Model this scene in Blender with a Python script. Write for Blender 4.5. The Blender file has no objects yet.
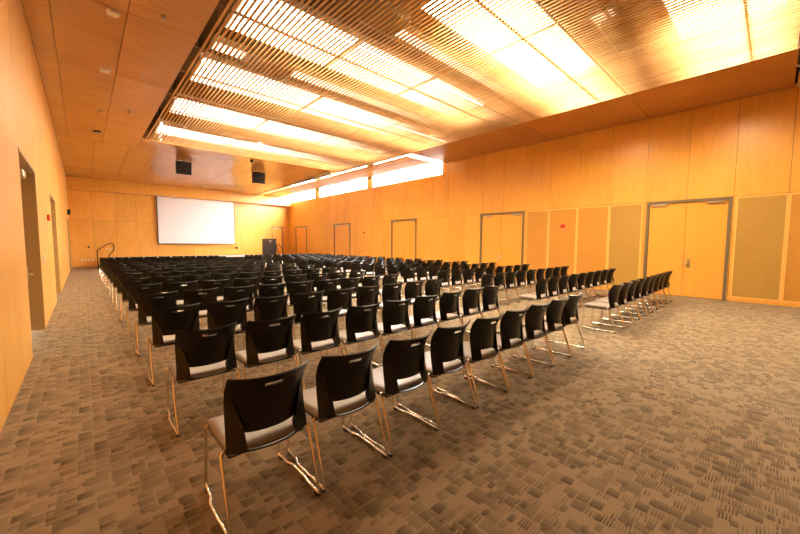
import bpy, bmesh, math, random
from mathutils import Vector, Matrix
random.seed(7)
C = bpy.context.scene.collection
S = 0.87                      # survey units -> metres
PI = math.pi

# ------------------------------------------------------------------ materials
def new_mat(name):
    m = bpy.data.materials.new(name); m.use_nodes = True
    nt = m.node_tree
    return m, nt, nt.nodes['Principled BSDF']

def plain(name, col, rough=.5, metal=0., spec=.5, coat=0.):
    m, nt, b = new_mat(name)
    b.inputs['Base Color'].default_value = (*col, 1)
    b.inputs['Roughness'].default_value = rough
    b.inputs['Metallic'].default_value = metal
    b.inputs['Specular IOR Level'].default_value = spec
    b.inputs['Coat Weight'].default_value = coat
    return m

def emit(name, col, strength):
    m, nt, b = new_mat(name)
    b.inputs['Base Color'].default_value = (*col, 1)
    b.inputs['Emission Color'].default_value = (*col, 1)
    b.inputs['Emission Strength'].default_value = strength
    return m

def N(nt, t, **kw):
    n = nt.nodes.new(t)
    for k, v in kw.items(): setattr(n, k, v)
    return n

def math_node(nt, op, a, b=None, c=None):
    n = N(nt, 'ShaderNodeMath', operation=op)
    for i, v in enumerate((a, b, c)):
        if v is None: continue
        if isinstance(v, (int, float)): n.inputs[i].default_value = v
        else: nt.links.new(v, n.inputs[i])
    return n.outputs[0]

def mixc(nt, f, a, b):
    n = N(nt, 'ShaderNodeMix', data_type='RGBA')
    if isinstance(f, (int, float)): n.inputs[0].default_value = f
    else: nt.links.new(f, n.inputs[0])
    for i, v in ((6, a), (7, b)):
        if isinstance(v, tuple): n.inputs[i].default_value = (*v, 1)
        else: nt.links.new(v, n.inputs[i])
    return n.outputs[2]

def wood(name, c0, c1, stretch=(9, 9, .9), rough=.34, vary=.12, coat=.15):
    """veneered plywood: long soft grain, each panel a slightly different sheet"""
    m, nt, b = new_mat(name)
    tc = N(nt, 'ShaderNodeTexCoord'); geo = N(nt, 'ShaderNodeNewGeometry')
    off = N(nt, 'ShaderNodeVectorMath', operation='SCALE')
    cmb = N(nt, 'ShaderNodeCombineXYZ')
    for i in range(3): nt.links.new(geo.outputs['Random Per Island'], cmb.inputs[i])
    nt.links.new(cmb.outputs[0], off.inputs[0]); off.inputs['Scale'].default_value = 37.
    add = N(nt, 'ShaderNodeVectorMath', operation='ADD')
    nt.links.new(tc.outputs['Object'], add.inputs[0]); nt.links.new(off.outputs[0], add.inputs[1])
    mp = N(nt, 'ShaderNodeMapping'); mp.inputs['Scale'].default_value = stretch
    nt.links.new(add.outputs[0], mp.inputs[0])
    n1 = N(nt, 'ShaderNodeTexNoise'); n1.inputs['Scale'].default_value = 1.3; n1.inputs['Detail'].default_value = 7
    n1.inputs['Distortion'].default_value = .7
    nt.links.new(mp.outputs[0], n1.inputs['Vector'])
    n2 = N(nt, 'ShaderNodeTexNoise'); n2.inputs['Scale'].default_value = .9; n2.inputs['Detail'].default_value = 2
    nt.links.new(add.outputs[0], n2.inputs['Vector'])
    f = math_node(nt, 'ADD', math_node(nt, 'MULTIPLY', n1.outputs[0], .62), math_node(nt, 'MULTIPLY', n2.outputs[0], .38))
    rp = N(nt, 'ShaderNodeValToRGB'); rp.color_ramp.elements[0].position = .34; rp.color_ramp.elements[1].position = .66
    rp.color_ramp.elements[0].color = (*c0, 1); rp.color_ramp.elements[1].color = (*c1, 1)
    nt.links.new(f, rp.inputs[0])
    hsv = N(nt, 'ShaderNodeHueSaturation')
    val = math_node(nt, 'ADD', math_node(nt, 'MULTIPLY', geo.outputs['Random Per Island'], vary), 1 - vary / 2)
    nt.links.new(val, hsv.inputs['Value']); nt.links.new(rp.outputs[0], hsv.inputs['Color'])
    nt.links.new(hsv.outputs[0], b.inputs['Base Color'])
    b.inputs['Roughness'].default_value = rough
    b.inputs['Coat Weight'].default_value = coat; b.inputs['Coat Roughness'].default_value = .25
    return m

def acoustic(name, c0, c1):
    """veneer drilled with a fine diagonal grid of holes"""
    m, nt, b = new_mat(name)
    tc = N(nt, 'ShaderNodeTexCoord'); sp = N(nt, 'ShaderNodeSeparateXYZ'); nt.links.new(tc.outputs['Object'], sp.inputs[0])
    k = 2 * PI / .030
    u = math_node(nt, 'MULTIPLY', math_node(nt, 'ADD', sp.outputs[1], sp.outputs[2]), k * .7071)
    v = math_node(nt, 'MULTIPLY', math_node(nt, 'SUBTRACT', sp.outputs[1], sp.outputs[2]), k * .7071)
    p = math_node(nt, 'ADD', math_node(nt, 'SINE', u), math_node(nt, 'SINE', v))
    hole = math_node(nt, 'GREATER_THAN', p, .9)
    nz = N(nt, 'ShaderNodeTexNoise'); nz.inputs['Scale'].default_value = 3.; nt.links.new(tc.outputs['Object'], nz.inputs['Vector'])
    base = mixc(nt, nz.outputs[0], c0, c1)
    col = mixc(nt, hole, base, tuple(x * .5 for x in c0))
    nt.links.new(col, b.inputs['Base Color']); b.inputs['Roughness'].default_value = .5
    return m

def carpet():
    m, nt, b = new_mat('carpet')
    tc = N(nt, 'ShaderNodeTexCoord'); sp = N(nt, 'ShaderNodeSeparateXYZ'); nt.links.new(tc.outputs['Object'], sp.inputs[0])
    X, Y = sp.outputs[0], sp.outputs[1]
    def soft(v, lo, hi):
        n = N(nt, 'ShaderNodeMapRange', interpolation_type='SMOOTHSTEP'); nt.links.new(v, n.inputs[0])
        n.inputs[1].default_value = lo; n.inputs[2].default_value = hi; return n.outputs[0]
    def layer(cx, cy, seed, p, lines):
        """patches cx by cy set in columns, each column shifted; a share p of them is dark, fading along the patch, half of them drawn in lines"""
        xs_ = math_node(nt, 'ADD', math_node(nt, 'DIVIDE', X, cx), seed * .37)
        col = math_node(nt, 'FLOOR', xs_)
        w0 = N(nt, 'ShaderNodeTexWhiteNoise', noise_dimensions='1D'); nt.links.new(math_node(nt, 'ADD', col, seed), w0.inputs['W'])
        yy = math_node(nt, 'ADD', math_node(nt, 'DIVIDE', Y, cy), w0.outputs['Value'])
        row = math_node(nt, 'FLOOR', yy)
        cmb = N(nt, 'ShaderNodeCombineXYZ'); nt.links.new(col, cmb.inputs[0]); nt.links.new(row, cmb.inputs[1]); cmb.inputs[2].default_value = seed
        wn = N(nt, 'ShaderNodeTexWhiteNoise', noise_dimensions='3D'); nt.links.new(cmb.outputs[0], wn.inputs['Vector'])
        sc = N(nt, 'ShaderNodeSeparateColor'); nt.links.new(wn.outputs['Color'], sc.inputs[0])
        fx = math_node(nt, 'FRACT', xs_); fy = math_node(nt, 'FRACT', yy)
        inner = math_node(nt, 'MULTIPLY', soft(fx, .02, .10), soft(fy, .04, .16))
        inner = math_node(nt, 'MULTIPLY', inner, soft(math_node(nt, 'SUBTRACT', 1., fx), .0, .12))
        stripe = soft(math_node(nt, 'SINE', math_node(nt, 'MULTIPLY', fy, 2 * PI * lines)), -.7, .4)
        stripe = math_node(nt, 'MAXIMUM', stripe, math_node(nt, 'MULTIPLY', math_node(nt, 'GREATER_THAN', sc.outputs[1], .6), .85))
        dark = math_node(nt, 'MULTIPLY', math_node(nt, 'LESS_THAN', sc.outputs[0], p), inner)
        grad = math_node(nt, 'SUBTRACT', 1., math_node(nt, 'MULTIPLY', fx, .6))
        amt = math_node(nt, 'MULTIPLY', math_node(nt, 'MULTIPLY', dark, stripe), grad)
        return math_node(nt, 'MULTIPLY', amt, math_node(nt, 'ADD', math_node(nt, 'MULTIPLY', sc.outputs[2], .55), .45))
    amt = math_node(nt, 'MAXIMUM', math_node(nt, 'MAXIMUM', layer(.088, .074, 3., .48, 5), layer(.072, .037, 11., .30, 2)), math_node(nt, 'MULTIPLY', layer(.13, .11, 23., .42, 7), .75))
    nz = N(nt, 'ShaderNodeTexNoise'); nz.inputs['Scale'].default_value = 160.; nz.inputs['Detail'].default_value = 3
    nt.links.new(tc.outputs['Object'], nz.inputs['Vector'])
    base = mixc(nt, nz.outputs[0], CARPET_A, CARPET_B)
    col = mixc(nt, amt, base, CARPET_D)
    nt.links.new(col, b.inputs['Base Color'])
    b.inputs['Roughness'].default_value = .95; b.inputs['Specular IOR Level'].default_value = .15
    b.inputs['Sheen Weight'].default_value = .14; b.inputs['Sheen Roughness'].default_value = .45; b.inputs['Sheen Tint'].default_value = (1., .86, .68, 1)
    bp = N(nt, 'ShaderNodeBump'); bp.inputs['Strength'].default_value = .3; bp.inputs['Distance'].default_value = .004
    nt.links.new(nz.outputs[0], bp.inputs['Height']); nt.links.new(bp.outputs[0], b.inputs['Normal'])
    return m

def fabric():
    m, nt, b = new_mat('seat_fabric')
    tc = N(nt, 'ShaderNodeTexCoord')
    nz = N(nt, 'ShaderNodeTexNoise'); nz.inputs['Scale'].default_value = 220.; nz.inputs['Detail'].default_value = 2
    nt.links.new(tc.outputs['Object'], nz.inputs['Vector'])
    nt.links.new(mixc(nt, nz.outputs[0], (.25, .205, .175), (.34, .285, .25)), b.inputs['Base Color'])
    b.inputs['Roughness'].default_value = .42; b.inputs['Sheen Weight'].default_value = .15
    return m

def glass_mat():
    m, nt, b = new_mat('window_glass')
    nt.nodes.remove(b); out = nt.nodes['Material Output']
    tr = N(nt, 'ShaderNodeBsdfTransparent'); gl = N(nt, 'ShaderNodeBsdfGlossy'); gl.inputs['Roughness'].default_value = .02
    mx = N(nt, 'ShaderNodeMixShader'); mx.inputs[0].default_value = .06
    nt.links.new(tr.outputs[0], mx.inputs[1]); nt.links.new(gl.outputs[0], mx.inputs[2]); nt.links.new(mx.outputs[0], out.inputs[0])
    return m

CARPET_A, CARPET_B, CARPET_D = (.275, .203, .127), (.37, .278, .175), (.05, .036, .024)
M = dict(
    wall=wood('birch_veneer', (.81, .385, .062), (.91, .475, .092)),
    ceil=wood('ceiling_veneer', (.56, .275, .075), (.70, .365, .11), stretch=(1.2, 9, 9), rough=.26, coat=.6),
    strip=wood('soffit_veneer', (.46, .19, .045), (.60, .27, .075), stretch=(14, .8, 9), rough=.4),
    slat=wood('slat_wood', (.60, .33, .12), (.80, .50, .23), stretch=(9, .8, 9), rough=.5, coat=0),
    door=wood('door_veneer', (.86, .40, .06), (.91, .45, .08), stretch=(12, 12, .7), rough=.3, vary=.03),
    batten=wood('batten_wood', (.90, .50, .13), (.95, .56, .16), stretch=(9, 9, .9), vary=.05),
    aco=acoustic('drilled_veneer', (.53, .31, .06), (.59, .35, .075)),
    aco_d=acoustic('drilled_veneer_dark', (.68, .32, .05), (.76, .36, .065)),
    gap=plain('shadow_gap', (.16, .08, .025), .8),
    steel=plain('painted_steel_frame', (.20, .145, .08), .45),
    taupe=plain('painted_steel_door', (.50, .33, .14), .45),
    black=plain('black_plastic', (.010, .008, .007), .30, coat=.25),
    panel=plain('black_panel_plastic', (.0065, .0045, .003), .28, spec=.35),
    chrome=plain('chrome_rod', (.86, .80, .72), .16, 1.),
    fabric=fabric(), carpet=carpet(),
    plenum=plain('dark_plenum', (.16, .085, .035), .9),
    white=plain('white_paint', (.80, .78, .74), .5),
    lightwall=plain('light_well_paint', (.82, .74, .62), .6),
    screen=plain('screen_fabric', (.90, .88, .88), .8),
    casing=plain('screen_border', (.05, .04, .035), .5),
    blackmetal=plain('black_metal', (.012, .010, .010), .4, .3),
    speaker=plain('speaker_grille', (.012, .010, .009), .7),
    brass=plain('satin_metal', (.70, .60, .45), .3, 1.),
    red=plain('red_plastic', (.62, .03, .02), .4),
    lectern=plain('dark_lectern_laminate', (.020, .012, .009), .35),
    emblem=plain('pale_emblem', (.30, .24, .19), .4),
    stage=plain('stage_carpet', (.035, .03, .03), .85),
    stagetop=plain('stage_deck', (.45, .38, .34), .5),
    glass=glass_mat(),
    lamp_far=emit('lit_diffuser_bright', (1., .90, .68), 4.0), lamp_right=emit('lit_diffuser_strong', (1., .91, .70), 11.0), lamp_dim=emit('lit_strip', (1., .84, .58), 1.6),
    lamp=emit('lit_diffuser', (1., .90, .68), 4.0),
    spot=emit('lit_lamp', (1., .90, .75), 30.),
    duct=plain('galvanised_duct', (.20, .13, .075), .5, .2),
    plate=plain('cover_plate', (.78, .70, .66), .4),
)

# ------------------------------------------------------------------ mesh builder (survey units, scaled at build)
class MB:
    def __init__(s): s.v, s.f, s.m, s.sm = [], [], [], []
    def add(s, vs, fs, mi=0, smooth=False):
        o = len(s.v); s.v += [tuple(p) for p in vs]
        for f in fs: s.f.append(tuple(i + o for i in f)); s.m.append(mi); s.sm.append(smooth)
        return s
    def box(s, x0, x1, y0, y1, z0, z1, mi=0):
        v = [(x, y, z) for z in (z0, z1) for y in (y0, y1) for x in (x0, x1)]
        return s.add(v, [(0, 2, 3, 1), (4, 5, 7, 6), (0, 1, 5, 4), (2, 6, 7, 3), (0, 4, 6, 2), (1, 3, 7, 5)], mi)
    def bevbox(s, x0, x1, y0, y1, z0, z1, r=.01, mi=0, seg=2):
        bm = bmesh.new(); bmesh.ops.create_cube(bm, size=1)
        for v in bm.verts:
            v.co = Vector(((x0 + x1) / 2 + v.co.x * (x1 - x0), (y0 + y1) / 2 + v.co.y * (y1 - y0), (z0 + z1) / 2 + v.co.z * (z1 - z0)))
        bmesh.ops.bevel(bm, geom=list(bm.edges), offset=r, segments=seg, profile=.5, affect='EDGES')
        bm.verts.index_update()
        s.add([v.co[:] for v in bm.verts], [[v.index for v in f.verts] for f in bm.faces], mi); bm.free(); return s
    def hexa(s, P, mi=0):            # 8 points: bottom ring then top ring
        return s.add(P, [(3, 2, 1, 0), (4, 5, 6, 7), (0, 1, 5, 4), (1, 2, 6, 5), (2, 3, 7, 6), (3, 0, 4, 7)], mi)
    def tube(s, pts, r, n=8, mi=0, bend=0., closed=False):
        P = [Vector(p) for p in pts]
        if bend: P = fillet(P, bend, closed)
        k = len(P); T = []
        for i in range(k):
            a = P[i - 1] if (i or closed) else P[i]; b = P[(i + 1) % k] if (i < k - 1 or closed) else P[i]
            T.append((b - a).normalized())
        up = Vector((0, 0, 1)) if abs(T[0].z) < .9 else Vector((1, 0, 0))
        nrm = T[0].cross(up).normalized(); rings = []
        for i in range(k):
            if i:
                q = T[i - 1].rotation_difference(T[i]); nrm = (q @ nrm); nrm = (nrm - T[i] * nrm.dot(T[i])).normalized()
            bn = T[i].cross(nrm)
            rings.append([P[i] + (nrm * math.cos(2 * PI * j / n) + bn * math.sin(2 * PI * j / n)) * r for j in range(n)])
        vs = [p for R_ in rings for p in R_]; fs = []
        for i in range(k - 1 + (1 if closed else 0)):
            a, b = i * n, ((i + 1) % k) * n
            for j in range(n): fs.append((a + j, a + (j + 1) % n, b + (j + 1) % n, b + j))
        s.add(vs, fs, mi, True)
        if not closed:
            s.add(rings[0], [tuple(range(n - 1, -1, -1))], mi); s.add(rings[-1], [tuple(range(n))], mi)
        return s
    def cyl(s, x, y, z0, z1, r, n=16, mi=0, r1=None):
        r1 = r if r1 is None else r1
        a = [(x + r * math.cos(2 * PI * j / n), y + r * math.sin(2 * PI * j / n), z0) for j in range(n)]
        b = [(x + r1 * math.cos(2 * PI * j / n), y + r1 * math.sin(2 * PI * j / n), z1) for j in range(n)]
        return s.add(a + b, [tuple(range(n - 1, -1, -1)), tuple(range(n, 2 * n))] + [(j, (j + 1) % n, n + (j + 1) % n, n + j) for j in range(n)], mi)
    def build(s, name, mats, parent=None, rot=None, label=None):
        me = bpy.data.meshes.new(name); me.from_pydata([(x * S, y * S, z * S) for x, y, z in s.v], [], s.f)
        for m in (mats if isinstance(mats, (list, tuple)) else [mats]): me.materials.append(m)
        me.polygons.foreach_set('material_index', s.m); me.polygons.foreach_set('use_smooth', s.sm); me.update()
        o = bpy.data.objects.new(name, me); C.objects.link(o)
        if parent: o.parent = parent
        if label: o['label'] = label
        return o

def fillet(P, r, closed=False):
    out = []; k = len(P)
    for i in range(k):
        if not closed and i in (0, k - 1): out.append(P[i]); continue
        a, b, c = P[i - 1], P[i], P[(i + 1) % k]
        u, w = (a - b), (c - b); d = min(r, u.length * .45, w.length * .45)
        u.normalize(); w.normalize()
        for t in (0, .25, .5, .75, 1):
            p0, p1 = b + u * d, b + w * d
            out.append(p0.lerp(b, t).lerp(b.lerp(p1, t), t))
    return out

SPOT_W = 85.
def thing(name, label, cat, loc=(0, 0, 0), rz=0., group=None, kind=None):
    o = bpy.data.objects.new(name, None); C.objects.link(o); o.empty_display_size = .1
    o.location = Vector(loc) * S; o.rotation_euler = (0, 0, rz); tag(o, label, cat, group, kind); return o
def tag(o, label=None, cat=None, group=None, kind=None):
    if label: o['label'] = label
    if cat: o['category'] = cat
    if group: o['group'] = group
    if kind: o['kind'] = kind
    return o
def struct(name, mb, mats, label, cat):
    return tag(mb.build(name, mats), label, cat, None, 'structure')

# ------------------------------------------------------------------ room dimensions (survey units)
XL, XR, YB, YF, ZC = -.63, 14.7, 31.8, -12.0, 6.11
MOD = 3.36; Y0 = -.21                                  # ceiling module along the hall
HD = 3.22                                              # door-head line
SEAM = [Y0 + 1.12 * i for i in range(-10, 29)]

fl = MB().box(XL - .4, XR + .4, YF - .2, YB + .2, -.15, 0)
struct('floor', fl, M['carpet'], 'brown patchwork woven carpet across the whole hall', 'floor')

def tiles(a_cuts, z_cuts, holes, gap=.0045):
    """rectangles of veneer between the cut lines, less the holes (a0,a1,z0,z1)"""
    ac = sorted(set([round(a, 4) for a in a_cuts] + [round(h[i], 4) for h in holes for i in (0, 1)]))
    zc = sorted(set([round(z, 4) for z in z_cuts] + [round(h[i], 4) for h in holes for i in (2, 3)]))
    real_a = set(round(a, 4) for a in a_cuts); real_z = set(round(z, 4) for z in z_cuts)
    for i in range(len(ac) - 1):
        for j in range(len(zc) - 1):
            a0, a1, z0, z1 = ac[i], ac[i + 1], zc[j], zc[j + 1]
            if a1 - a0 < .01 or z1 - z0 < .01: continue
            ca, cz = (a0 + a1) / 2, (z0 + z1) / 2
            if any(h[0] < ca < h[1] and h[2] < cz < h[3] for h in holes): continue
            g = lambda v, real: gap if v in real else 0.
            yield a0 + g(a0, real_a), a1 - g(a1, real_a), z0 + g(z0, real_z), z1 - g(z1, real_z)

def wall_x(name, x, inward, a_cuts, z_cuts, holes, label, th=.19, backholes=None):
    """wall in a plane of constant x"""
    mb = MB(); t = .02
    for a0, a1, z0, z1 in tiles(a_cuts, z_cuts, holes):
        if inward < 0: mb.box(x, x + t, a0, a1, z0, z1, 0)
        else: mb.box(x - t, x, a0, a1, z0, z1, 0)
    A = [min(a_cuts) - .2, max(a_cuts) + .2]; Z = [min(z_cuts), ZR]
    for a0, a1, z0, z1 in tiles(A, Z, backholes if backholes is not None else holes, 0.):
        if inward < 0: mb.box(x + t, x + th + .02, a0, a1, z0, z1, 1)
        else: mb.box(x - th - .02, x - t, a0, a1, z0, z1, 1)
    return struct(name, mb, [M['wall'], M['gap']], label, 'wall')

# left wall: recessed steel doors
WZ0, WZ1, ZR = 5.5, 7.2, 7.3
ldoors = [(7.47, 9.78, 3.12), (14.0, 16.3, 3.12), (28.4, 30.6, 3.12)]
LH = [(a, b, -.01, h) for a, b, h in ldoors]
zc = [0, HD, ZC + .02]
wall_x('wall_left', XL, 1, [YF] + [7.47 - 1.15 * i for i in range(1, 17) if 7.47 - 1.15 * i > YF] + [7.47, 9.78, 11.0, 12.4, 14.0, 16.3, 17.7, 19.2, 20.7, 22.2, 23.7, 25.2, 26.8, 28.4, 30.6, YB], [0, ZC + .02], LH, 'left wall of orange birch plywood panels with recessed doors')
# right wall
rdoors = [(.93, 3.115), (7.69, 10.02), (14.52, 16.8), (21.45, 23.72), (28.25, 30.4)]
win = [(12.55, 18.82), (19.39, 26.0), (26.68, 31.7)]
WZ0, WZ1, ZR = 5.5, 7.2, 7.3
RHo = [(a, b, -.01, HD) for a, b in rdoors] + [(a, b, WZ0, WZ1) for a, b in win]
aco_runs = [(3.22, 4.28), (4.28, 5.43), (5.43, 6.58), (6.58, 7.6), (-.22, .85), (-1.35, -.22), (-2.5, -1.35)]
RH = RHo + [(a, b, .11, HD - .02) for a, b in aco_runs]
# the wall stands to the room's ceiling line, and higher only along the clerestory
mb = MB()
for a0, a1, z0, z1 in tiles([YF] + SEAM[1:] + [YB], [0, HD, ZC], [h for h in RH] , .005):
    mb.box(XR, XR + .02, a0, a1, z0, z1, 0)
for a0, a1, z0, z1 in tiles([12.4, YB], [ZC, ZR], [(a, b, ZC - .01, WZ1) for a, b in win], 0.):
    mb.box(XR, XR + .02, a0, a1, z0, z1, 0)
for a0, a1, z0, z1 in tiles([YF - .2, YB + .2], [0, ZR], RHo, 0.):
    mb.box(XR + .02, XR + .20, a0, a1, z0, z1, 1)
wr = struct('wall_right', mb, [M['wall'], M['gap']], 'long right wall of orange birch plywood with double doors and clerestory', 'wall')
for i, (a, b) in enumerate(aco_runs):
    bt = MB(); w = .045
    bt.box(XR - .012, XR + .02, a, b, .11, .11 + w).box(XR - .012, XR + .02, a, b, HD - .02 - w, HD - .02)
    bt.box(XR - .012, XR + .02, a, a + w, .11 + w, HD - .02 - w).box(XR - .012, XR + .02, b - w, b, .11 + w, HD - .02 - w)
    bt.build('panel_batten', M['batten'], wr)
    MB().box(XR + .002, XR + .02, a + w, b - w, .11 + w, HD - .02 - w).build('acoustic_panel', M['aco_d'] if i in (1, 2, 3, 5, 6) else M['aco'], wr)
bb = MB().box(XR - .02, XR - .0005, YF, .93 - .09, .0, .10)
for (a, b) in zip([d[1] for d in rdoors], [d[0] for d in rdoors[1:]] + [YB]): bb.box(XR - .02, XR - .0005, a + .09, b - .09, 0, .10)
struct('baseboard_right', bb, M['wall'], 'low wooden base along the right wall', 'baseboard')

# back wall
bdoor = (12.99, 14.05)
mb = MB()
for a0, a1, z0, z1 in tiles([XL, .57, 1.78, 2.98, 4.2, 5.4, 6.6, 7.8, 9.0, 10.2, 11.4, 12.6, XR], [0, HD, ZR], [(bdoor[0], bdoor[1], -.01, HD)]):
    mb.box(a0, a1, YB, YB + .02, z0, z1, 0)
for a0, a1, z0, z1 in tiles([XL - .2, XR + .2], [0, ZR], [(bdoor[0], bdoor[1], -.01, HD)], 0.):
    mb.box(a0, a1, YB + .02, YB + .2, z0, z1, 1)
struct('wall_back', mb, [M['wall'], M['gap']], 'far end wall of pale birch panels behind the projection screen', 'wall')
mb = MB().box(XL - .2, XR + .2, YF - .2, YF, 0, ZR)
struct('wall_front', mb, M['wall'], 'wooden wall behind the camera', 'wall')

# ------------------------------------------------------------------ ceiling
SLX0, SLX1, SLY1 = 2.02, 11.95, 18.5
t = .06
mb = MB()
def tilez(x_cuts, y_cuts, z, gap=.006):
    for x0, x1, y0, y1 in tiles(x_cuts, y_cuts, [], gap): mb.box(x0, x1, y0, y1, z, z + t, 0)
# beside the left wall
tilez([XL, -.26, .82, SLX0], [YF, -1.5, 1.9, 5.2, 8.6, 12.0, 15.4, 18.5, 20.3], ZC)
tilez([SLX0, 3.3, 4.6, 5.9, 7.2, 8.5, 9.8, 11.4], [SLY1, 20.3], ZC)
mb.box(XL, 11.4, YF, 20.3, ZC + t, ZC + t + .01, 1) if False else None
# falling towards the far end, then level
def slopep(x0, x1, ya, za, yb, zb, g=.006):
    mb.hexa([(x0 + g, ya + g, za), (x1 - g, ya + g, za), (x1 - g, yb - g, zb), (x0 + g, yb - g, zb),
             (x0 + g, ya + g, za + t), (x1 - g, ya + g, za + t), (x1 - g, yb - g, zb + t), (x0 + g, yb - g, zb + t)], 0)
xs = [XL, .57, 1.78, 2.98, 4.2, 5.4, 6.6, 7.8, 9.0, 10.2, 11.4]
for i in range(len(xs) - 1):
    slopep(xs[i], xs[i + 1], 20.3, ZC, 26.5, 5.93); slopep(xs[i], xs[i + 1], 26.5, 5.93, 31.2, 5.95)
ce = struct('ceiling', mb, [M['ceil'], M['gap']], 'flat plywood ceiling beside the left wall and over the far end', 'ceiling')
mb = MB()
for a, b in ((YF, -3.6), (-3.57, -.28), (-.14, 3.14), (3.165, 6.5), (6.515, 9.86), (9.87, 12.3)):
    mb.box(SLX1, XR, a, b, ZC, ZC + t)
struct('ceiling', mb, M['strip'], 'brown wooden soffit strip along the top of the right wall', 'ceiling')
mb = MB().box(SLX0, SLX1, YF, -.28, ZC, ZC + t)
struct('ceiling', mb, M['ceil'], 'plywood ceiling over the near end of the hall', 'ceiling')
mb = MB().box(XL, XR, 31.2, YB - .001, 5.19, 5.95 + t)
struct('ceiling_bulkhead', mb, M['wall'], 'orange bulkhead beam above the projection screen', 'bulkhead')
# plenum: dark deck and sides above the slats
mb = MB().box(XL - .2, XR + .2, YF, YB, ZR, ZR + .1)
struct('ceiling_deck', mb, M['plenum'], 'dark roof deck above the open slats', 'ceiling')
mb = MB().box(SLX0 - .1, SLX0 - .03, YF, SLY1 + .1, ZC + t + .002, ZR).box(SLX0 - .03, 11.4, SLY1 + .03, SLY1 + .1, ZC + t + .002, ZR)
mb.box(XL, XL + .05, YF, YB, ZC + t + .03, ZR).box(XL, XR, 12.2, 12.26, ZC + t + .002, ZR) if False else None
mb.box(13.3, 13.37, YF, 12.18, ZC + t + .002, ZR)
struct('ceiling_plenum_lining', mb, M['plenum'], 'dark sides of the space above the slats', 'ceiling')
mb = MB().box(SLX1 + .1, XR, 12.18, 12.26, ZC + t + .002, ZR).box(11.4, 11.46, 18.65, 31.2, 5.9, ZR).box(11.97, 12.0, 12.26, 18.5, ZC - .02, ZR)  # last box is a side added to keep window light off the slats
struct('ceiling_light_well', mb, M['lightwall'], 'pale sides of the light well inside the clerestory', 'ceiling')

# the slats, one panel of slats per module
nsl = 94; pitch = (SLX1 - .03 - (SLX0 + .16)) / (nsl - 1)
edges = [-.14] + [Y0 + MOD * k for k in range(1, 6)] + [SLY1 - .02]
for k in range(6):
    mb = MB(); a, b = edges[k] + .02, edges[k + 1] - .02
    for i in range(nsl):
        x = SLX0 + .16 + pitch * i
        mb.box(x - .021, x + .021, a, b, ZC, ZC + .028)
    for q in (.22, .78):
        y = a + (b - a) * q
        mb.box(SLX0, SLX1 + .03, y - .025, y + .025, ZC + .0285, ZC + .065, 1)
    struct('ceiling_slats', mb, [M['slat'], M['gap']], ['slatted wooden ceiling panel, nearest of the six', 'slatted wooden ceiling panel, second from the camera', 'slatted wooden ceiling panel, third from the camera', 'slatted wooden ceiling panel, fourth from the camera', 'slatted wooden ceiling panel, fifth from the camera', 'slatted wooden ceiling panel beside the speakers, farthest from the camera'][k], 'ceiling')

# luminous boxes above the slats
BAY = ['nearest', 'second', 'third', 'fourth', 'fifth', 'farthest']
COL = ['by the left edge of the slats', 'second from the left edge', 'third from the left edge', 'by the right edge of the slats']
ROWS = {0: [(8.3, 10.5), (10.56, 12.9)], 1: [(5.2, 7.7), (7.76, 10.3), (10.36, 12.9)], 2: [(2.5, 5.0), (5.06, 7.6), (7.66, 10.3)],
        3: [(2.5, 5.9), (5.96, 9.4), (9.46, 12.9)], 4: [(2.5, 5.4), (5.46, 8.4), (8.46, 11.3)], 5: [(2.5, 5.4), (5.46, 8.4), (8.46, 11.3)]}
WHERE = {2: ['left one of two', 'right one of two'], 3: ['left one of three', 'middle one of three', 'right one of three']}
ZL = 6.47
def light_box(xa, xb, ya, yb, label, lamp, z=ZL, grp='light boxes above the slatted ceiling'):
    r = thing('ceiling_light', label, 'ceiling light', ((xa + xb) / 2, (ya + yb) / 2, z), 0, grp)
    hx, hy = (xb - xa) / 2, (yb - ya) / 2
    MB().box(-hx, hx, -hy, hy, .03, .16).box(-hx, -hx + .03, -hy, hy, 0, .03).box(hx - .03, hx, -hy, hy, 0, .03).box(-hx + .03, hx - .03, -hy, -hy + .03, 0, .03).box(-hx + .03, hx - .03, hy - .03, hy, 0, .03).build('housing', M['white'], r)
    MB().box(-hx + .03, hx - .03, -hy + .03, hy - .03, .005, .029).build('diffuser', lamp, r)
    for sx in (-1, 1): MB().cyl(sx * (hx - .1), 0, .16, ZR - z, .012, 6).build('hanger', M['blackmetal'], r)
for k in range(6):
    ya = Y0 + MOD * k + .27; yb = ya + (1.68 if k < 5 else 1.6)
    lamp = M['lamp'] if k in (2, 3) else M['lamp_right'] if k < 2 else M['lamp_far']
    for c, (xa, xb) in enumerate(ROWS[k]):
        light_box(xa, xb, ya, yb, f'broad glowing light box above the slats, {BAY[k]} row, {WHERE[len(ROWS[k])][c]}', lamp)
for k, xa, xb in ((0, 8.0, 12.9), (1, 4.5, 10.4), (2, 2.5, 11.0)):
    ya = Y0 + MOD * k + 2.65
    light_box(xa, xb, ya, ya + .45, f'narrow glowing light strip above the slats, {BAY[k]} from the camera', M['lamp_dim'], ZL, 'light strips above the slatted ceiling')

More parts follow.
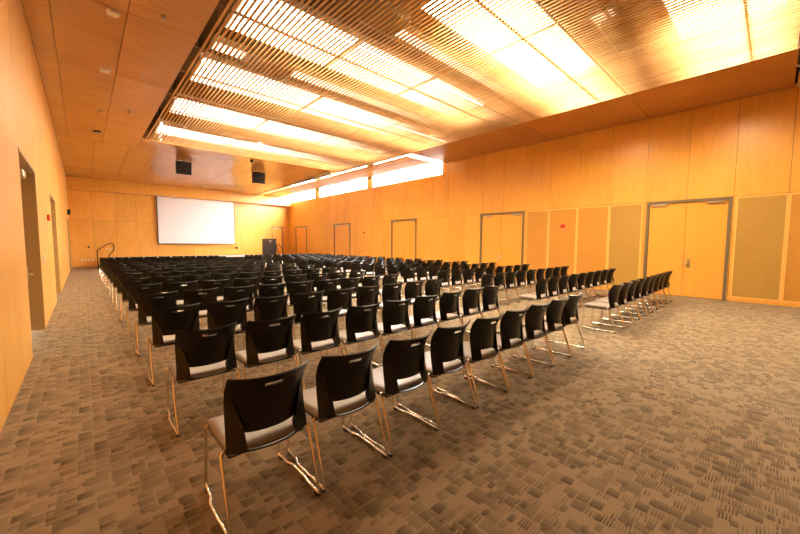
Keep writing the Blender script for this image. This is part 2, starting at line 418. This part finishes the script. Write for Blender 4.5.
# air ducts in the dark half of the modules
for (xa, xb, ya, yb, lab) in ((3.2, 4.4, 9.0, 9.7, 'brown air duct box above the slats, nearer of two on the left'), (3.3, 4.5, 15.9, 16.5, 'brown air duct box above the slats, farther of two on the left'),
                              (8.3, 9.6, 1.95, 2.75, 'brown air duct box above the slats on the right, away from the wall'), (10.4, 11.8, 1.95, 2.75, 'brown air duct box above the slats, nearest the right wall'), (3.0, 5.2, 5.35, 6.0, 'brown air duct box above the slats near the top of the picture')):
    r = thing('air_duct', lab, 'air duct', ((xa + xb) / 2, (ya + yb) / 2, 6.3), 0, 'air ducts above the slatted ceiling')
    MB().bevbox(-(xb - xa) / 2, (xb - xa) / 2, -(yb - ya) / 2, (yb - ya) / 2, 0, .45, .02).build('duct_box', M['duct'], r)
    MB().cyl(0, 0, .45, ZR - 6.3, .2, 14).build('duct_riser', M['duct'], r)
# open-web truss along the left edge of the slats
tr = thing('roof_truss', 'dark open-web steel truss seen in the gap left of the slats', 'truss', (SLX0 + .05, 0, 0))
MB().box(-.03, .03, YF + .1, SLY1, 6.28, 6.33).build('bottom_chord', M['blackmetal'], tr)
MB().box(-.03, .03, YF + .1, SLY1, 6.95, 7.0).build('top_chord', M['blackmetal'], tr)
w = MB(); y = YF + .4
while y < SLY1 - .9:
    w.tube([(0, y, 6.33), (0, y + .42, 6.95)], .014, 6); w.tube([(0, y + .42, 6.95), (0, y + .84, 6.33)], .014, 6); y += .84
w.build('web', M['brass'], tr)
# little spot lamps set between the slats; these light the hall
def spot_lamp(x, y, label, power):
    i = round((x - SLX0 - .16) / pitch - .5); x = SLX0 + .16 + pitch * (i + .5)      # centre of a gap
    r = thing('spot_lamp', label, 'lamp', (x, y, ZC + .03), 0, 'small spot lamps in the slats')
    MB().cyl(0, 0, .045, .20, .05, 14, 0, .05).build('lamp_can', M['white'], r)
    MB().cyl(0, 0, .02, .044, .026, 12, 0, .046).build('bulb', M['spot'], r)
    MB().cyl(0, 0, .20, ZR - ZC - .03, .008, 6).build('stem', M['blackmetal'], r)
    L = bpy.data.lights.new('spot_lamp_light', 'SPOT'); L.energy = power; L.color = LAMP_COL; L.spot_size = math.radians(165); L.spot_blend = .5; L.shadow_soft_size = .10
    o = bpy.data.objects.new('spot_lamp_light', L); C.objects.link(o); o.location = Vector((x, y, ZC - .03)) * S
LAMP_COL = (1., .83, .53)
NTH = ['nearest', 'second', 'third', 'fourth', 'fifth', 'farthest']
for k, y, xs_, pw_ in ((0, .85, (10.6, 12.0), 1.35), (1, 4.3, (8.0, 11.3), 1.6), (2, 9.7, (2.3, 6.0, 10.6), 1.), (3, 13.1, (2.3, 6.0, 10.6), 1.), (4, 15.8, (2.3, 6.0, 10.6), 1.1), (5, 18.2, (2.6, 6.0, 10.6), 1.3)):
    for c, x in enumerate(xs_):
        x = min(x, 11.7)
        spot_lamp(x, y, f'tiny round lit lamp between the slats, {NTH[k]} row, ' + (['left one of two', 'right one of two'] if len(xs_) == 2 else ['at the left edge', 'in the middle', 'on the right'])[c], SPOT_W * pw_)

# clerestory windows, light shelf
for k, (a, b) in enumerate(win):
    r = thing(f'window_{k+1}', ['clerestory window bay nearest the camera, glaring white', 'middle clerestory window bay, glaring white', 'clerestory window bay at the far corner, glaring white'][k], 'window', (XR, a, WZ0), 0, None, 'structure')
    n = 5; L = b - a; H = WZ1 - WZ0; f = MB()
    f.box(.03, .11, 0, L, 0, .05).box(.03, .11, 0, L, H - .05, H).box(.03, .11, 0, .05, .05, H - .05).box(.03, .11, L - .05, L, .05, H - .05)
    for q in range(1, n): f.box(.04, .10, L * q / n - .02, L * q / n + .02, .05, H - .05)
    f.build('window_frame', M['white'], r)
    MB().box(.066, .072, .05, L - .05, .05, H - .05).build('window_glass', M['glass'], r)
sh = thing('ceiling_light_shelf', 'long pale light shelf hanging below the clerestory windows', 'light shelf', (12.0, 12.6, 5.97), 0, None, 'structure')
MB().bevbox(0, 1.75, 0, 18.59, 0, .10, .015).build('shelf_board', M['wall'], sh)
rd = MB()
for q in range(7):
    for x in (.2, 1.5): rd.cyl(x, .6 + q * 2.9, .10, ZR - 5.97, .015, 6)
rd.build('hanger', M['blackmetal'], sh)

# ------------------------------------------------------------------ doors
def double_door(n, a, b, x, label, h=HD):
    """in the right wall, faces -x; origin at floor, hinge corner a"""
    r = thing(f'door_{n}', label, 'door', (x, a, 0), 0, None, 'structure'); L = b - a; w = .085
    MB().box(-.03, .14, 0, w, 0, h).box(-.03, .14, L - w, L, 0, h).box(-.03, .14, w, L - w, h - w, h).build('door_frame', M['steel'], r)
    m = L / 2
    for (p, q, sgn) in ((w + .008, m - .006, -1), (m + .006, L - w - .008, 1)):
        lf = MB().box(.02, .07, p, q, .015, h - w - .01).build('door_leaf', M['door'], r)
        c = (p + q) / 2 + sgn * .22
        MB().bevbox(-.045, .02, c - .22, c + .22, h - w - .10, h - w - .02, .008).build('door_closer', M['brass'], lf)
    hy = m - .13 if n == 1 else m + .10
    hd = MB().bevbox(.0, .02, hy - .04, hy + .04, .98, 1.28, .005).tube([(0, hy, 1.1), (-.06, hy, 1.1), (-.06, hy - .02, 1.1), (-.06, hy + .16 * (1 if n == 1 else -1), 1.1)], .015, 8, bend=.01)
    hd.build('lever_handle', M['brass'], r)
    MB().box(.075, .10, w + .001, L - w - .001, 0, h - w - .001).build('door_backing', M['gap'], r)
RL = ['wide double door nearest the camera on the right wall, light orange wood', 'double door of the right wall, second from the camera', 'double door of the right wall, middle one behind the chairs', 'double door of the right wall, fourth from the camera', 'double door of the right wall nearest the far corner']
for i, (a, b) in enumerate(rdoors): double_door(i + 1, a, b, XR, RL[i])
for i, (a, b, h) in enumerate(ldoors):
    r = thing(f'door_{i+6}', ['taupe steel door recessed in left wall, nearest the camera', 'taupe steel door recessed in left wall, second from the camera', 'door in left wall beside the far corner'][i], 'door', (XL, a, 0), 0, None, 'structure'); L = b - a; w = .05
    MB().box(-.21, -.021, 0, w, 0, h).box(-.21, .004, L - w, L, 0, h).box(-.21, .004, w, L - w, h - w, h).build('door_frame', M['taupe'], r)
    lf = MB().box(-.25, -.19, w + .003, L - w - .003, .012, h - w - .004).build('door_leaf', M['taupe'], r)
    MB().bevbox(-.19, -.09, L - .75, L - .35, h - w - .17, h - w - .05, .01).build('door_closer', M['brass'], lf)
    MB().bevbox(-.19, -.165, L - w - .2, L - w - .12, .98, 1.28, .005).tube([(-.17, L - w - .16, 1.12), (-.11, L - w - .16, 1.12), (-.11, L - w - .32, 1.12)], .016, 8, bend=.02).build('lever_handle', M['brass'], lf)
r = thing('door_9', 'single wooden door in the far wall right of the lectern', 'door', (bdoor[0], YB, 0), 0, None, 'structure'); L = bdoor[1] - bdoor[0]
MB().box(0, .07, -.02, .14, 0, HD).box(L - .07, L, -.02, .14, 0, HD).box(.07, L - .07, -.02, .14, HD - .07, HD).build('door_frame', M['steel'], r)
lf = MB().box(.078, L - .078, .03, .08, .012, HD - .08).build('door_leaf', M['door'], r)
MB().bevbox(.3, .75, -.03, .03, HD - .19, HD - .10, .008).build('door_closer', M['brass'], lf)
MB().box(.071, L - .071, .085, .12, 0, HD - .071).build('door_backing', M['gap'], r)

# ------------------------------------------------------------------ screen, stage, lectern, speakers
sc = thing('projection_screen', 'large blank white projection screen hanging on the far wall', 'screen', (6.95, YB - .16, 1.56))
SW, SH = 2.76, 5.19 - 1.56 - .002
MB().box(-SW + .05, SW - .05, .0, .02, .07, SH).build('screen_surface', M['screen'], sc)
MB().box(-SW, -SW + .05, -.005, .025, .0, SH).box(SW - .05, SW, -.005, .025, 0, SH).box(-SW + .05, SW - .05, -.01, .03, 0, .07).build('screen_border', M['casing'], sc)

for sx in (-1.6, 1.6): MB().box(sx - .06, sx + .06, .0205, .1598, SH * .5, SH * .5 + .12).build('wall_bracket', M['casing'], sc)
STX0, STX1, STY0, STZ = 1.25, 11.98, 28.0, .66
st = thing('stage', 'low dark stage platform along the far wall under the screen', 'stage', (STX0, STY0, 0))
MB().box(0, STX1 - STX0, 0, YB - STY0 - .01, 0, STZ - .05).build('stage_skirt', M['stage'], st)
MB().bevbox(-.01, STX1 - STX0 + .01, -.015, YB - STY0 - .005, STZ - .05, STZ, .01).build('stage_deck', M['stagetop'], st)
def stairs(x, sgn, label, k=1.):
    r = thing('stage_stairs', label, 'stairs', (x, STY0 + .05, 0), 0, 'stairs at the stage ends')
    for q, (d0, d1, h) in enumerate(((0, .3 * k, STZ * 2 / 3), (.3 * k, .6 * k, STZ / 3))):
        a, b = sorted((sgn * d0, sgn * d1))
        MB().bevbox(a, b, 0, 1.3, 0, h, .012).build('step', M['stage'], r)
    X = lambda v: sgn * v * k
    MB().tube([(X(.62), .05, 0), (X(.62), .05, 1.22), (X(.06), .05, 1.64), (X(-.17), .05, 1.62), (X(-.17), .05, 1.21), (X(.08), .05, .90), (X(.08), .05, STZ * .667)], .028, 10, bend=.08).build('handrail', M['blackmetal'], r)
stairs(STX0 - .012, -1, 'black stairs with looped handrail at the left end of the stage')
stairs(STX1 + .012, 1, 'black stairs with handrail at the right end of the stage, behind the lectern', .62)

le = thing('lectern', 'dark boxy lectern with pale emblem standing on the stage', 'lectern', (11.40, 28.45, STZ))
MB().bevbox(-.50, .50, -.25, .25, 0, 1.30, .012).build('body', M['lectern'], le)
MB().hexa([(-.51, -.27, 1.30), (.51, -.27, 1.30), (.51, .27, 1.30), (-.51, .27, 1.30), (-.51, -.27, 1.40), (.51, -.27, 1.40), (.51, .27, 1.33), (-.51, .27, 1.33)]).build('top', M['lectern'], le)
e = MB(); e.add([(-.085, -.262, 1.27), (-.085, -.262, 1.15), (0, -.262, 1.05), (.085, -.262, 1.15), (.085, -.262, 1.27), (-.085, -.251, 1.27), (-.085, -.251, 1.15), (0, -.251, 1.05), (.085, -.251, 1.15), (.085, -.251, 1.27)],
      [(0, 1, 2, 3, 4), (9, 8, 7, 6, 5), (0, 5, 6, 1), (1, 6, 7, 2), (2, 7, 8, 3), (3, 8, 9, 4), (4, 9, 5, 0)])
e.build('emblem', M['emblem'], le, label='pale shield emblem')

for i, (xa, xb, lab) in enumerate(((3.80, 4.50, 'square black loudspeaker under the far ceiling, above the screen, left one'), (7.76, 8.47, 'square black loudspeaker under the far ceiling, right one near the window'))):
    r = thing('loudspeaker', lab, 'speaker', ((xa + xb) / 2, 21.75, 5.36), 0, 'loudspeakers under the ceiling'); h = (xb - xa) / 2
    b = MB().hexa([(-h, -.12, 0), (h, -.12, 0), (h, .06, .02), (-h, .06, .02), (-h, -.22, .66), (h, -.22, .66), (h, .06, .66), (-h, .06, .66)]).build('cabinet', M['blackmetal'], r)
    MB().hexa([(-h + .03, -.136, .03), (h - .03, -.136, .03), (h - .03, -.126, .03), (-h + .03, -.126, .03), (-h + .03, -.228, .63), (h - .03, -.228, .63), (h - .03, -.218, .63), (-h + .03, -.218, .63)]).build('grille', M['speaker'], r)
    MB().box(-.05, .05, -.1, 0, .66, .715).build('mount', M['blackmetal'], r)

# ------------------------------------------------------------------ small fittings
def disc(x, y, r_, name, mat, label, h=.05, cat='ceiling fixture', z=ZC):
    o = MB().cyl(0, 0, -h, -.012, r_ * .85, 18, 0, r_).cyl(0, 0, -.012, 0, r_, 18).build(name, mat)
    o.location = Vector((x, y, z)) * S; return tag(o, label, cat)
disc(.613, 8.77, .11, 'ceiling_speaker_disc', M['white'], 'pale round fitting on the left ceiling, nearest the camera')
disc(.603, 11.73, .12, 'downlight', M['white'], 'pale round fitting on the left ceiling, second from the camera', .07)
disc(.60, 18.4, .13, 'downlight', M['black'], 'dark round fitting on the left ceiling near the fold')
disc(1.333, 8.25, .04, 'sprinkler', M['brass'], 'small sprinkler on the left ceiling, nearest the camera', .05, 'sprinkler')
disc(1.339, 11.54, .03, 'sprinkler', M['brass'], 'small sprinkler on the left ceiling, second from the camera', .05, 'sprinkler')
disc(.585, 15.45, .07, 'smoke_detector', M['brass'], 'small smoke detector on the left ceiling, before the dark fitting', .05, 'smoke detector')
disc(1.33, 14.87, .03, 'sprinkler', M['brass'], 'tiny sprinkler on the left ceiling, farthest of the three', .05, 'sprinkler')
disc(6.81, 19.07, .09, 'security_camera', M['black'], 'small black dome camera under the ceiling between the two loudspeakers', .12, 'camera')

def plate(face, a, z, w, h, mat, name, label, cat, group=None, d=.02):
    mb = MB()
    if face == 'L': mb.bevbox(-.0022, d, -w / 2, w / 2, -h / 2, h / 2, .004); loc = (XL, a, z)
    elif face == 'R': mb.bevbox(-d, .0022, -w / 2, w / 2, -h / 2, h / 2, .004); loc = (XR, a, z)
    else: mb.bevbox(-w / 2, w / 2, -d, .0022, -h / 2, h / 2, .004); loc = (a, YB, z)
    o = mb.build(name, mat); o.location = Vector(loc) * S
    return tag(o, label, cat, group)
for a, lab in ((10.43, 'white switch plate between the two near left doors'), (17.56, 'white switch plate just past the second left door'), (22.28, 'white switch plate midway along the far left wall'), (27.2, 'white switch plate before the far left door')):
    plate('L', a, 1.37, .2, .17, M['plate'], 'light_switch', lab, 'switch', 'switch plates on the left wall')
plate('L', 12.25, 2.336, .13, .15, M['red'], 'fire_alarm', 'red fire alarm on the left wall between the doors', 'fire alarm', None, .05)
plate('R', 5.98, 2.475, .17, .14, M['red'], 'fire_alarm', 'red fire alarm on the right wall beside the nearest double door', 'fire alarm', None, .05)
plate('R', 19.75, 2.465, .16, .14, M['red'], 'fire_alarm', 'red fire alarm on the right wall far beyond the chairs', 'fire alarm', None, .05)
plate('L', 29.5, 3.55, .5, .3, M['black'], 'wall_speaker', 'small dark box high on the left wall near the far corner', 'speaker', None, .14)
for a, lab in ((-.10, 'outlet plate on the far wall, leftmost of the low row'), (.075, 'outlet plate on the far wall, second of the low row'), (.25, 'outlet plate on the far wall, third of the low row'), (.43, 'outlet plate on the far wall, rightmost of the low row')):
    plate('B', a, .5, .09, .14, M['plate'], 'wall_outlet', lab, 'outlet', 'outlets low on the far wall')
plate('B', .263, 1.364, .09, .14, M['black'], 'wall_control', 'small dark control on the far wall above the outlets', 'control')
plate('B', 1.222, 1.22, .09, .1, M['plate'], 'wall_jack', 'small pale plate behind the left handrail, left one', 'outlet', 'plates behind the left handrail')
plate('B', 1.411, 1.22, .09, .1, M['plate'], 'wall_jack', 'small pale plate behind the left handrail, right one', 'outlet', 'plates behind the left handrail')
plate('B', 9.85, 1.272, .18, .2, M['black'], 'wall_box', 'small black box on the far wall right of the screen', 'wall box', None, .06)
# hanger rod in the dark slot by the right wall
o = MB().cyl(0, 0, -.45, 0, .025, 10).build('partition_hanger', M['brass']); o.location = Vector((13.6, -.21, ZC + .1)) * S
tag(o, 'short metal rod hanging from the ceiling slot by the right wall', 'rod')
mb = MB().box(SLX0, XR, -.28, -.14, ZC + .10, ZC + .16)
struct('trim_1', mb, M['blackmetal'], 'dark slot across the ceiling at the near end', 'trim')

# ------------------------------------------------------------------ the stacking chair
def lerp(a, b, t): return a + (b - a) * t
def pw(x, pts):
    for (x0, y0), (x1, y1) in zip(pts, pts[1:]):
        if x <= x1: return lerp(y0, y1, max(0, (x - x0) / (x1 - x0)))
    return pts[-1][1]
def make_shell():
    """moulded back: concave, flared top corners, hand slot, side wings, recessed middle panel and an open gap above the bottom rim"""
    fr = [-1, -.8, -.6, -.42, -.26, -.13, 0, .13, .26, .42, .6, .8, 1]
    zr = [0, .011, .045, .07, .10, .125, .17, .22, .27, .32, .362, .396, .424, .450, .467]      # height above the rim
    Z0 = .478
    cols = []
    rows = []
    for z in zr:
        t = z / .467
        xo = pw(t, [(0, .256), (.3, .250), (.6, .248), (.85, .252), (1, .256)])
        xw = xo * pw(t, [(0, .64), (.26, .70), (.64, .90), (1, .93)])
        yo = pw(t, [(0, .080), (.15, .095), (.35, .115), (.6, .125), (.72, .115), (.86, .080), (1, .025)])
        B = pw(t, [(0, .085), (.6, .12), (1, .085)])
        rec = pw(t, [(0, 0), (.025, 0), (.11, .030), (.3, .032), (.62, .014), (.78, 0), (1, 0)])
        xl = [-xo, -xo * .985] + [lerp(-xo, -xw, q) for q in (.35, .7)] + [-xw] + [f * xw * .97 for f in fr] + [xw] + [lerp(xw, xo, q) for q in (.3, .65)] + [xo * .985, xo]
        row = []
        for i, x in enumerate(xl):
            inner = 5 <= i < 5 + len(fr)
            y = yo - B * (1 - (x / xo) ** 2) + (rec if inner else 0)
            row.append((x, y, Z0 + z + .012 * (abs(x) / xo) ** 3 * t))
        rows.append(row)
    nc = len(rows[0]); v = [p for r_ in rows for p in r_]
    f = []; mi = []
    for j in range(len(rows) - 1):
        for i in range(nc - 1):
            inner = 5 <= i < 4 + len(fr)
            if inner and (.011) - 1e-6 <= zr[j] < .10 - 1e-6: continue           # gap over the bottom rim
            if inner and abs(zr[j] - .396) < 1e-6 and fr[i - 5] >= -.27 and fr[i - 4] <= .27: continue   # hand slot
            f.append((j * nc + i, j * nc + i + 1, (j + 1) * nc + i + 1, (j + 1) * nc + i))
    bm = bmesh.new(); bv = [bm.verts.new(Vector(p) * S) for p in v]
    for q in f: bm.faces.new([bv[i] for i in q])
    for x in list(bm.verts):
        if not x.link_faces: bm.verts.remove(x)
    bmesh.ops.recalc_face_normals(bm, faces=bm.faces)
    bm.normal_update()
    th = .013 * S
    bmesh.ops.solidify(bm, geom=list(bm.faces), thickness=th)
    bm.normal_update()
    for q in bm.faces: q.smooth = True
    me = bpy.data.meshes.new('backrest'); bm.to_mesh(me); bm.free()
    for e in me.edges: pass
    me.materials.append(M['panel'])
    try: me.set_sharp_from_angle(angle=math.radians(38))
    except Exception: pass
    o = bpy.data.objects.new('backrest', me); C.objects.link(o); return o

def seat_pad():
    bm = bmesh.new(); nx, ny = 13, 13; g = []
    for k in (0, 1):
        for j in range(ny):
            for i in range(nx):
                u = -1 + 2 * i / (nx - 1); w_ = j / (ny - 1)
                xx = .25 * u * (1 - .06 * max(0, w_ - .8) / .2 - .05 * max(0, .2 - w_) / .2); y = .065 + .515 * w_
                edge = max(abs(u), abs(2 * w_ - 1)); dip = -.012 * (1 - u * u) * (1 - (2 * w_ - 1) ** 2)
                drop = -.006 * max(0, (w_ - .82) / .18) ** 2
                z = (.508 + dip - .012 * max(0, (edge - .88) / .12) ** 2 + drop) if k else (.462 + drop)
                g.append(bm.verts.new(Vector((xx, y, z)) * S))
    nn = nx * ny
    for j in range(ny - 1):
        for i in range(nx - 1):
            a = j * nx + i
            bm.faces.new([g[nn + a], g[nn + a + 1], g[nn + a + nx + 1], g[nn + a + nx]]); bm.faces.new([g[a + nx], g[a + nx + 1], g[a + 1], g[a]])
    ring = [i for i in range(nx)] + [j * nx + nx - 1 for j in range(1, ny)] + [(ny - 1) * nx + i for i in range(nx - 2, -1, -1)] + [j * nx for j in range(ny - 2, 0, -1)]
    for a, b in zip(ring, ring[1:] + ring[:1]): bm.faces.new([g[a], g[b], g[nn + b], g[nn + a]])
    bmesh.ops.recalc_face_normals(bm, faces=bm.faces)
    for q in bm.faces: q.smooth = True
    me = bpy.data.meshes.new('seat'); bm.to_mesh(me); bm.free(); me.materials.append(M['fabric'])
    o = bpy.data.objects.new('seat', me); C.objects.link(o); return o

RR = .0105
def side_frame(s):
    mb = MB(); z0 = .012 + RR
    pts = [(s * .255, .125, .478), (s * .284, .105, .466), (s * .287, -.055, z0), (s * .287, .12, z0), (s * .293, .17, z0), (s * .293, .36, z0), (s * .272, .42, z0), (s * .272, .49, z0),
           (s * .266, .575, z0), (s * .262, .55, .462), (s * .20, .53, .433), (s * .20, .14, .433)]
    mb.tube(pts, RR, 8, bend=.016)
    return mb
def glide(s, y): return MB().bevbox(s * .290 - .017, s * .290 + .017, y - .03, y + .03, 0, .018, .004)

chair = thing('stacking_chair', 'x', 'chair')
parts = [make_shell(), seat_pad()]
parts[0].parent = chair; parts[1].parent = chair
pan = MB().bevbox(-.252, .252, .07, .545, .444, .4615, .008).build('seat_pan', M['black'], chair)
fr_ = [side_frame(s).build('leg', M['chrome'], chair) for s in (-1, 1)]
for s, o in zip((-1, 1), fr_):
    for y in (-.02, .53): MB().bevbox(s * (.286 if y < .3 else .268) - .015, s * (.286 if y < .3 else .268) + .015, y - .022, y + .022, 0, .0165, .003).build('glide', M['black'], o)
cb = MB().tube([(-.25, .20, .433), (.25, .20, .433)], RR, 8).tube([(-.25, .44, .433), (.25, .44, .433)], RR, 8).build('crossbar', M['chrome'], chair)
kids = [c for c in chair.children]
def dup(loc, sub):
    r = chair.copy(); C.objects.link(r); r.location = Vector(loc) * S
    for k in kids:
        c = k.copy(); C.objects.link(c); c.parent = r
        if sub:
            for g in k.children:
                d = g.copy(); C.objects.link(d); d.parent = c
    return r
ORD = ['leftmost', 'second from left', 'third from left', 'fourth from left', 'middle', 'fourth from right', 'third from right', 'second from right', 'rightmost']
ROW = ['nearest row', 'second row', 'third row', 'fourth row', 'fifth row', 'sixth row', 'seventh row', 'eighth row', 'ninth row', 'tenth row', 'eleventh row', 'twelfth row', 'thirteenth row', 'fourteenth row', 'farthest row']
NR, PX, PY = 15, .6175, 1.488
first = True
rnd = random.Random(3)
for blk, (x0, y0, nm) in enumerate(((.838, 2.08, 'left block'), (7.87, 2.05, 'right block'))):
    for r_ in range(NR):
        for c in range(9):
            loc = (x0 + c * PX + rnd.uniform(-.002, .002), y0 + r_ * PY + rnd.uniform(-.012, .012), 0)
            if first: chair.location = Vector(loc) * S; o = chair; first = False
            else: o = dup(loc, r_ < 4)
            o['label'] = f'black stacking chair, {ORD[c]} in {ROW[r_]} of {nm}' + ('' if blk else '')
            o['group'] = f'stacking chairs in the {nm}'

# ------------------------------------------------------------------ light, world, camera
w = bpy.data.worlds.new('sky'); bpy.context.scene.world = w; w.use_nodes = True
nt = w.node_tree; bg = nt.nodes['Background']; bg.inputs[1].default_value = 40.
tc = N(nt, 'ShaderNodeTexCoord'); sp = N(nt, 'ShaderNodeSeparateXYZ'); nt.links.new(tc.outputs['Generated'], sp.inputs[0])
mr = N(nt, 'ShaderNodeMapRange'); nt.links.new(sp.outputs[2], mr.inputs[0]); mr.inputs[1].default_value = -.04; mr.inputs[2].default_value = .04
nt.links.new(mixc(nt, mr.outputs[0], (.05, .045, .04), (1., .97, .93)), bg.inputs[0])      # bright overcast sky over darker ground

cam = bpy.data.cameras.new('camera'); co = bpy.data.objects.new('camera', cam); C.objects.link(co)
yaw, pitch, roll = .7443, -.0699, .0045
f = Vector((math.sin(yaw) * math.cos(pitch), math.cos(yaw) * math.cos(pitch), math.sin(pitch)))
r0 = Vector((math.cos(yaw), -math.sin(yaw), 0)); u0 = r0.cross(f)
r1 = r0 * math.cos(roll) + u0 * math.sin(roll); u1 = u0 * math.cos(roll) - r0 * math.sin(roll)
mat = Matrix((r1, u1, -f)).transposed().to_4x4(); mat.translation = Vector((0, 0, 1.75)) * S
co.matrix_world = mat
cam.sensor_width = 36; cam.lens = 343.52 / 800 * 36; cam.clip_start = .05; cam.clip_end = 200
sc_ = bpy.context.scene; sc_.camera = co
vs = sc_.view_settings
sc_.display_settings.display_device = 'sRGB'
vs.view_transform = 'Standard'; vs.look = 'None'; vs.gamma = 1; vs.exposure = 1.15; vs.use_curve_mapping = False
